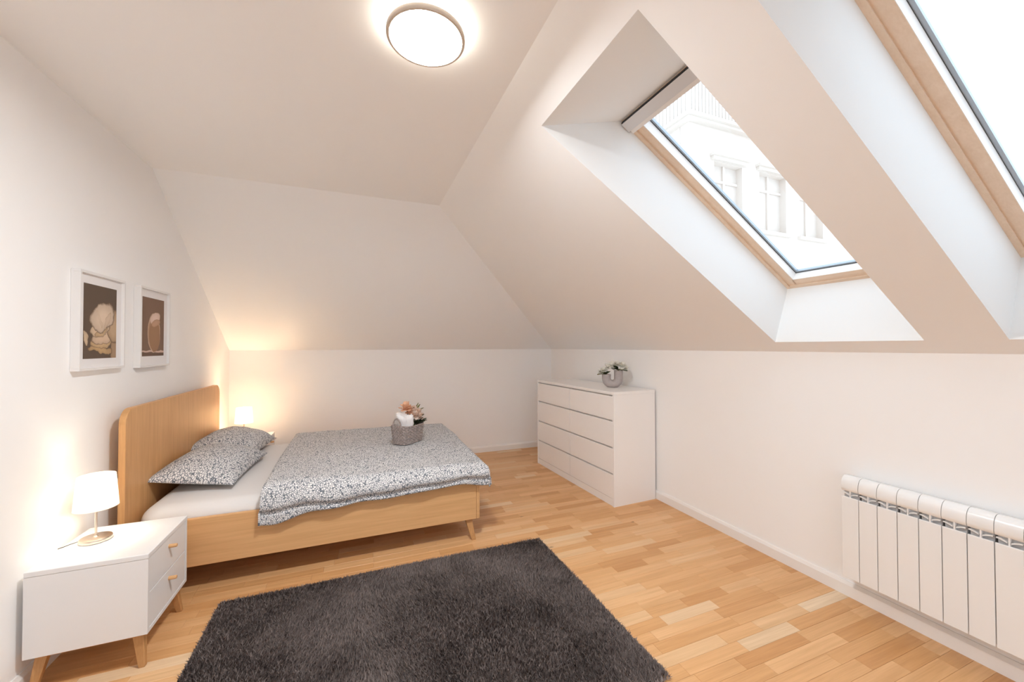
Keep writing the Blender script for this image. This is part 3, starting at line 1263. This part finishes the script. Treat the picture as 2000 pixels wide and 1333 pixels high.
# the pile is lower at the very edge
edge = np.minimum(RX - np.abs(px), RY - np.abs(py))
hgt *= np.clip(.6 + edge / .05, .6, 1)
wd = rng.uniform(.0014, .0026, NB)
dx, dy = np.cos(ang) * wd, np.sin(ang) * wd
lx_, ly_ = np.cos(mixa) * lean, np.sin(mixa) * lean
V = np.empty((NB, 5, 3), dtype=np.float32)
V[:, 0] = np.stack([px - dx, py - dy, np.full(NB, .007)], 1)
V[:, 1] = np.stack([px + dx, py + dy, np.full(NB, .007)], 1)
V[:, 2] = np.stack([px + dx + lx_ * .35, py + dy + ly_ * .35, hgt * .6], 1)
V[:, 3] = np.stack([px - dx + lx_ * .35, py - dy + ly_ * .35, hgt * .6], 1)
V[:, 4] = np.stack([px + lx_, py + ly_, hgt], 1)
me = bpy.data.meshes.new('pile')
me.vertices.add(NB * 5)
me.vertices.foreach_set('co', V.ravel())
base = (np.arange(NB) * 5)[:, None]
loops = (base + np.array([[0, 1, 2, 3, 3, 2, 4]])).astype(np.int32).ravel()
me.loops.add(len(loops))
me.loops.foreach_set('vertex_index', loops)
me.polygons.add(NB * 2)
starts = (np.arange(NB) * 7)[:, None] + np.array([[0, 4]])
me.polygons.foreach_set('loop_start', starts.astype(np.int32).ravel())
try:
    me.polygons.foreach_set('loop_total', np.tile(np.array([4, 3], dtype=np.int32), NB))
except Exception:
    pass
me.update(calc_edges=True)
me.materials.append(M['rug'])
pile = bpy.data.objects.new('pile', me)
COL.objects.link(pile)
pile.parent = rug
tag(pile, kind='stuff')


# ================================================================== CEILING LAMP
cl = tag(empty('ceiling_lamp', (0.236, 1.468, ZC)), 'round white ceiling lamp glowing on the flat ceiling', 'lamp')
lathe('mount', [(.060, -.029), (.062, -.027), (.062, -.0005)], M['white_lacquer'], cl, 48)
lathe('rim', [(.1320, -.036), (.1320, -.050), (.1340, -.053), (.1425, -.053), (.1450, -.050), (.1450, -.038), (.1440, -.036), (.1320, -.036)],
      plain('champagne_rim', (0.62, 0.54, 0.46), 0.45), cl, 72, False, False)
lathe('diffuser', [(.1315, -.0368), (.1315, -.043), (.129, -.046), (.06, -.047), (.002, -.047)], emitter('lamp_diffuser', (.955, .985, 1.0), CEIL_LAMP), cl, 72, False, True)
lathe('housing', [(.002, -.0362), (.1440, -.0362), (.1445, -.0355), (.1440, -.0345), (.002, -.0345)], M['white_lacquer'], cl, 72)
lathe('back_light', [(.066, -.0335), (.138, -.0335), (.138, -.0325), (.066, -.0325), (.066, -.0335)], emitter('lamp_back_light', (1.0, .92, .78), HALO), cl, 72, False, False)


# ================================================================== PICTURES
def print_mat(name, ground, y0, y1, z0, z1, forms, warp):
    """flat photographic print: overlapping rounded forms, each pale in the middle and dark at its edge.
    forms: (u, v, half width, half height, turn, edge colour, middle colour), u and v as fractions from the top left"""
    m, nt, b = new_mat(name)
    b.inputs['Roughness'].default_value = 0.6
    tc = node(nt, 'ShaderNodeTexCoord')
    nz = node(nt, 'ShaderNodeTexNoise')
    nz.inputs['Scale'].default_value = 11
    nz.inputs['Detail'].default_value = 4
    nt.links.new(tc.outputs['Object'], nz.inputs['Vector'])
    sub = node(nt, 'ShaderNodeVectorMath', operation='SUBTRACT')
    sub.inputs[1].default_value = (.5, .5, .5)
    nt.links.new(nz.outputs['Color'], sub.inputs[0])
    sc = node(nt, 'ShaderNodeVectorMath', operation='SCALE')
    sc.inputs['Scale'].default_value = warp
    nt.links.new(sub.outputs[0], sc.inputs[0])
    va = node(nt, 'ShaderNodeVectorMath', operation='ADD')
    nt.links.new(tc.outputs['Object'], va.inputs[0])
    nt.links.new(sc.outputs[0], va.inputs[1])
    rgb = node(nt, 'ShaderNodeRGB')
    rgb.outputs[0].default_value = (*ground, 1)
    out = rgb.outputs[0]
    W_, H_ = y1 - y0, z1 - z0
    for u, v, ru, rv, turn, edge, mid in forms:
        cy, cz = y0 + W_ * u, z1 - H_ * v
        sb = node(nt, 'ShaderNodeVectorMath', operation='SUBTRACT')
        sb.inputs[1].default_value = (0, cy, cz)
        nt.links.new(va.outputs[0], sb.inputs[0])
        mp = node(nt, 'ShaderNodeMapping')
        mp.inputs['Rotation'].default_value = (turn, 0, 0)
        nt.links.new(sb.outputs[0], mp.inputs['Vector'])
        ms = node(nt, 'ShaderNodeVectorMath', operation='MULTIPLY')
        ms.inputs[1].default_value = (0, 1 / (W_ * ru), 1 / (H_ * rv))
        nt.links.new(mp.outputs[0], ms.inputs[0])
        ln = node(nt, 'ShaderNodeVectorMath', operation='LENGTH')
        nt.links.new(ms.outputs[0], ln.inputs[0])
        mask = node(nt, 'ShaderNodeMapRange')
        mask.inputs['From Min'].default_value = 1.03
        mask.inputs['From Max'].default_value = 0.98
        nt.links.new(ln.outputs['Value'], mask.inputs['Value'])
        rp = node(nt, 'ShaderNodeValToRGB')
        rp.color_ramp.elements[0].position = 0.35
        rp.color_ramp.elements[0].color = (*mid, 1)
        rp.color_ramp.elements[1].position = 1.0
        rp.color_ramp.elements[1].color = (*edge, 1)
        e = rp.color_ramp.elements.new(0.86)
        e.color = (*[.75 * q + .25 * p for p, q in zip(edge, mid)], 1)
        nt.links.new(ln.outputs['Value'], rp.inputs['Fac'])
        mx = node(nt, 'ShaderNodeMix', data_type='RGBA')
        nt.links.new(mask.outputs['Result'], mx.inputs['Factor'])
        nt.links.new(out, mx.inputs[6])
        nt.links.new(rp.outputs['Color'], mx.inputs[7])
        out = mx.outputs[2]
    nt.links.new(out, b.inputs['Base Color'])
    return m


def picture(y0, y1, z0, z1, ay0, ay1, az0, az1, mat, label):
    cy, cz = (y0 + y1) / 2, (z0 + z1) / 2
    root = empty('framed_picture', (XL + .0005, cy, cz))
    d, fwid = .036, .013
    hy, hz = (y1 - y0) / 2, (z1 - z0) / 2
    for b in ((-hy, hy, hz - fwid, hz), (-hy, hy, -hz, -hz + fwid), (-hy, -hy + fwid, -hz + fwid, hz - fwid), (hy - fwid, hy, -hz + fwid, hz - fwid)):
        box('frame_side', (0, d, b[0], b[1], b[2], b[3]), M['frame_white'], root, .0012)
    box('mat_board', (.002, .022, -hy + fwid, hy - fwid, -hz + fwid, hz - fwid), M['mat_board'], root)
    pr = box('print', (.0222, .0228, ay0 - cy, ay1 - cy, az0 - cz, az1 - cz), mat, root)
    return tag(root, label, 'picture', 'framed prints above the bed')


dk, lt = (.13, .07, .035), (.66, .49, .35)
cy1, cz1 = (2.527 + 2.925) / 2, (1.303 + 1.803) / 2
p1 = print_mat('print_of_pale_folded_form', (.105, .068, .045), 2.578 - cy1, 2.862 - cy1, 1.362 - cz1, 1.743 - cz1,
               [(.94, .88, .17, .20, 0, dk, (.38, .25, .15)), (.48, .885, .36, .05, .1, dk, (.52, .34, .17)), (.09, .72, .05, .09, -.3, dk, (.6, .45, .3)),
                (.50, .79, .30, .085, -.1, dk, (.60, .41, .22)), (.60, .70, .38, .10, -.25, dk, lt), (.90, .55, .22, .26, .1, dk, (.52, .36, .22)),
                (.48, .615, .32, .085, -.2, dk, (.68, .52, .36)), (.52, .64, .20, .04, -.3, (.2, .11, .05), (.55, .38, .22)), (.56, .43, .40, .19, -.35, dk, (.70, .56, .43)),
                (.72, .47, .05, .15, .45, (.42, .29, .18), (.62, .48, .36)), (.45, .45, .04, .13, -.5, (.5, .37, .25), (.66, .52, .39))], .075)
cy2, cz2 = (3.097 + 3.505) / 2, (1.292 + 1.806) / 2
vd_, vm_ = (.62, .44, .32), (.30, .155, .075)
p2 = print_mat('print_of_slender_form', (.185, .105, .065), 3.147 - cy2, 3.441 - cy2, 1.362 - cz2, 1.744 - cz2,
               [(.5, .925, 2.2, .016, 0, (.5, .36, .29), (.6, .44, .37)), (.5, 1.0, 2.2, .055, 0, (.12, .065, .04), (.13, .07, .045)),
                (.52, .60, .285, .335, 0, vd_, vm_), (.55, .64, .24, .29, 0, vm_, (.33, .18, .09)), (.57, .345, .25, .095, -.3, (.5, .33, .23), (.72, .55, .47)),
                (.60, .425, .215, .065, -.25, (.36, .2, .11), (.50, .30, .19))], .03)
picture(2.527, 2.925, 1.303, 1.803, 2.578, 2.862, 1.362, 1.743, p1, 'white framed print of a pale folded leafy form on brown')
picture(3.097, 3.505, 1.292, 1.806, 3.147, 3.441, 1.362, 1.744, p2, 'white framed print of a tall brown vessel shape on brown')


# ================================================================== VASE ON THE DRESSER
vase = tag(empty('vase', (2.352, 3.235, 1.0145), -YAW - 0.2), 'lilac-grey U-shaped ceramic vase on the white dresser', 'vase')
# outer U swept as a solid with hollow arm mouths
R_o, tube_r, dep = 0.058, 0.0425, 0.045
path = [(-R_o, 0, .135)]
for k in range(13):
    a = math.pi + k / 12 * math.pi
    path.append((R_o * math.cos(a), 0, .062 + .030 * (1) + (R_o * .93) * math.sin(a)))
path.append((R_o, 0, .175))

zmin = min(c for _, _, c in path) - tube_r
path = [(a, b, c - zmin) for a, b, c in path]
bm = bmesh.new()
add_tube(bm, path, [tube_r] * len(path), 20, ry=[dep] * len(path), ref=Vector((0, 1, 0)))
bmesh.ops.recalc_face_normals(bm, faces=bm.faces)
for v in bm.verts:                      # flat foot
    v.co.z = max(0.0, v.co.z - .010)
ends = [f for f in bm.faces if len(f.verts) > 4]
for f in ends:
    r = bmesh.ops.inset_region(bm, faces=[f], thickness=.006)
    bmesh.ops.translate(bm, verts=f.verts, vec=(0, 0, -.05))
vb = bm_obj('body', bm, M['ceramic'], vase, True)
smooth_angle(vb, 50)
armL, armR = [(a, b, c - .010) for a, b, c in (path[0], path[-1])]


def petal(bm, c, direction, length, width, curl, mat_index=0):
    """one curved petal, a 3x4 patch with thickness left to the shader"""
    d = Vector(direction).normalized()
    side = d.cross(Vector((0, 0, 1)))
    if side.length < .05:
        side = Vector((1, 0, 0))
    side.normalize()
    nrm = side.cross(d).normalized()
    rows = []
    for q, (t, w) in enumerate(((0, .25), (.35, .85), (.7, 1.0), (1.0, .45))):
        p = Vector(c) + d * length * t + nrm * (curl * length * t * t)
        rows.append([bm.verts.new(p + side * width * w * s / 2 + nrm * (.12 * width * abs(s))) for s in (-1, 0, 1)])
    for a, b in zip(rows, rows[1:]):
        for k in range(2):
            bm.faces.new((a[k], a[k + 1], b[k + 1], b[k]))


def bloom(name, c, size, facing, mat, parent, seed, layers=3, open_=0.35):
    r = random.Random(seed)
    bm = bmesh.new()
    f = Vector(facing).normalized()
    a = f.cross(Vector((.3, .5, .8))).normalized()
    b = f.cross(a)
    for l in range(layers):
        n = 5 + l
        tilt = open_ + 0.42 * l
        for k in range(n):
            th = 2 * math.pi * (k + .5 * (l % 2)) / n + r.uniform(-.15, .15)
            d = f * math.cos(tilt) + (a * math.cos(th) + b * math.sin(th)) * math.sin(tilt)
            petal(bm, c, d, size * (.75 + .18 * l) * r.uniform(.9, 1.1), size * 1.0, r.uniform(-.15, .35))
    return bm_obj(name, bm, mat, parent, True)


def leaf_obj(c, d, length, width, mat, parent, curl=-.2):
    bm = bmesh.new()
    petal(bm, c, d, length, width, curl)
    return bm_obj('leaf', bm, mat, parent, True)


# white flowers in the vase
wf = tag(empty('white_flowers', (0, 0, 0)), 'bunch of white flowers with green leaves in the U-shaped vase', 'flowers')
wf.location = vase.location
wf.rotation_euler = vase.rotation_euler
for k, (bx, by, bz, s) in enumerate([(-.085, -.01, .168, .040), (-.045, .02, .195, .042), (-.005, -.01, .215, .044), (.045, .0, .222, .045),
                                     (.095, -.01, .212, .046), (.125, .015, .182, .042), (.02, .04, .20, .042), (-.115, .02, .15, .034)]):
    bloom('bloom', (bx, by, bz), s * 1.1, (bx * 4, -.8, .55), M['petal_white'], wf, 20 + k, 2, 0.95)
    arm = armL if bx < -.02 else armR
    tube('stem', [(arm[0], 0, arm[2] - .045), (arm[0] * .9 + bx * .1, by * .3, arm[2] + .004), (bx, by, bz)], .0018, M['stem'], wf, 5)
for k, (c, d, l) in enumerate([((-.07, -.012, .128), (-.9, -.4, .15), .065), ((-.06, -.02, .13), (-.35, -.7, .5), .05), ((-.05, -.02, .135), (.2, -.7, .55), .05),
                               ((-.075, -.01, .13), (-.6, -.6, .45), .06), ((.05, -.02, .172), (-.8, -.5, .45), .06), ((.06, -.03, .172), (-.3, -.8, .35), .05),
                               ((.07, -.03, .172), (.35, -.8, .3), .05), ((.08, -.02, .17), (.7, -.5, .1), .055), ((.05, -.015, .175), (-.5, -.6, .75), .06)]):
    leaf_obj(c, d, l * 1.25, l * .85, M['leaf'] if k % 3 else M['leaf2'], wf)


# ================================================================== BASKET WITH TOWEL AND FLOWERS ON THE DUVET
BANG = math.radians(44)
BZ = 0.581
bas = tag(empty('wicker_basket', (0.412, 3.535, BZ), BANG), 'grey woven wicker basket with arched handles on the duvet', 'basket')


def basket_ring(t, hx, hy, n=72):
    """rounded-rectangle outline, parameter 0..1"""
    rr = .035
    pts = []
    for k in range(n):
        a = 2 * math.pi * k / n
        c, s = math.cos(a), math.sin(a)
        e = 5.0
        m = (abs(c) ** e + abs(s) ** e) ** (-1 / e)
        pts.append((c * m * hx, s * m * hy))
    return pts


bm = bmesh.new()
NR, NC = 90, 176
rings = []
for r in range(NR + 1):
    t = r / NR
    hx, hy = .118 + .018 * t, .078 + .012 * t
    ring = []
    for k, (a, b) in enumerate(basket_ring(t, hx, hy, NC)):
        # the rim dips along the long sides and rises at the ends
        hgt_ = .150 + .012 * abs(a / hx) ** 3
        z = .004 + hgt_ * t
        rowi = t * 12
        wv = math.sin(2 * math.pi * rowi / 2) * math.sin(2 * math.pi * k / NC * 22)
        rd = abs(math.sin(math.pi * rowi))
        off_ = .0045 * wv + .0055 * rd
        l = math.hypot(a, b)
        ring.append(bm.verts.new((a + a / l * off_, b + b / l * off_, z)))
    rings.append(ring)
inner = []
for ring in (rings[-1], rings[0]):
    inner.append([bm.verts.new((v.co.x * .93, v.co.y * .91, v.co.z + (0 if ring is rings[-1] else .006))) for v in ring])
seq = rings + inner
for a, b in zip(seq, seq[1:]):
    for k in range(NC):
        bm.faces.new((a[k], a[(k + 1) % NC], b[(k + 1) % NC], b[k]))
bm.faces.new(inner[-1])
bm.faces.new(rings[0][::-1])
bm_obj('woven_body', bm, M['wicker'], bas, True)
rim_pts = [(a, b, .154 + .012 * abs(a / .136) ** 3) for a, b in basket_ring(1, .136, .090, 72)]
tube('rim', rim_pts + rim_pts[:1], .0048, M['wicker'], bas, 8, cap=False)
for sx in (-1, 1):
    hp = []
    for k in range(15):
        a = math.pi * k / 14
        hp.append((sx * (.137 + .004 * math.sin(a)), .042 * math.cos(a), .150 + .078 * math.sin(a)))
    tube('handle', [(hp[0][0], hp[0][1], .11)] + hp + [(hp[-1][0], hp[-1][1], .11)], .0066, M['wicker'], bas, 8, ref=Vector((1, 0, 0)))

# rolled white towel standing up in the near end of the basket
tw = tag(empty('towel', (0.412, 3.535, BZ), BANG), 'rolled white fluffy towel standing in the wicker basket', 'towel')
bm = bmesh.new()
NU, NV = 60, 34
rows = []
for j in range(NV + 1):
    ph = math.pi * j / NV
    row_ = []
    for i in range(NU):
        th = 2 * math.pi * i / NU
        e = .75
        cz_ = math.copysign(abs(math.cos(ph)) ** .62, math.cos(ph))
        rr_ = abs(math.sin(ph)) ** .55
        x_, y_, z_ = rr_ * math.cos(th) * .076, rr_ * math.sin(th) * .068, cz_ * .125
        fl = noise.noise(Vector((x_ * 14 + 2, y_ * 14, z_ * 14))) * .028 + noise.noise(Vector((x_ * 55, y_ * 55, z_ * 55))) * .009
        s_ = 1 + fl / .07
        zz = max(.012, .138 + z_ * s_)
        g_ = .84 + .22 * smooth01((zz - .12) / .04)
        row_.append(bm.verts.new((-.047 + x_ * s_ * g_, y_ * s_ * g_ + .002, zz)))
    rows.append(row_)
for a, b in zip(rows, rows[1:]):
    for i in range(NU):
        bm.faces.new((a[i], a[(i + 1) % NU], b[(i + 1) % NU], b[i]))
bmesh.ops.remove_doubles(bm, verts=bm.verts, dist=.0003)
bm_obj('roll', bm, M['towel'], tw, True)

# peach flowers
bq = tag(empty('flower_bouquet', (0.412, 3.535, BZ), BANG), 'bouquet of peach flowers with dark leaves in the wicker basket', 'flowers')
# local x runs along the basket's length (away and to the right in the view)
for k, (bx, by, bz, s, mt) in enumerate([(.030, .040, .285, .050, 'petal_orange'), (.058, .030, .262, .040, 'petal_orange'), (.085, .0, .255, .042, 'petal_peach'),
                                         (.060, -.03, .225, .040, 'petal_peach'), (.112, -.02, .238, .040, 'petal_peach'), (.098, -.045, .205, .036, 'petal_peach'),
                                         (.075, .02, .235, .038, 'petal_peach'), (.13, .0, .21, .034, 'petal_orange')]):
    bloom('bloom', (bx, by, bz), s * 1.2, (bx * 2 - .65, -.5 + by * 4, .6), M[mt], bq, 50 + k)
    tube('stem', [(.075, 0, .03), (.075 + (bx - .075) * .3, by * .3, .14), (bx, by, bz)], .0022, M['stem'], bq, 5)
for k, (c, d, l) in enumerate([((.075, -.03, .15), (.2, -.6, .8), .07), ((.09, -.035, .15), (.5, -.6, .6), .075), ((.06, -.03, .15), (-.3, -.6, .7), .06),
                               ((.11, -.03, .155), (.8, -.4, .3), .07), ((.12, -.03, .17), (.9, -.5, .15), .06), ((.085, -.045, .15), (.1, -.8, .5), .06),
                               ((.10, -.02, .16), (.4, -.3, .9), .08), ((.07, -.045, .145), (-.1, -.7, .65), .06), ((.115, -.01, .18), (.7, -.3, .6), .07)]):
    leaf_obj(c, d, l * 1.2, l * .72, M['leaf'], bq)
for k, (c, d, l) in enumerate([((.10, .0, .25), (.2, -.1, 1.0), .085), ((.11, .0, .24), (.9, -.2, .55), .10), ((.11, .0, .25), (.5, -.1, .9), .08),
                               ((.055, .03, .26), (.3, -.5, .7), .06), ((.07, .02, .25), (.1, -.6, .6), .05), ((.12, .0, .23), (.9, .1, .4), .09)]):
    leaf_obj(c, d, l, l * .28, M['leaf2'], bq)
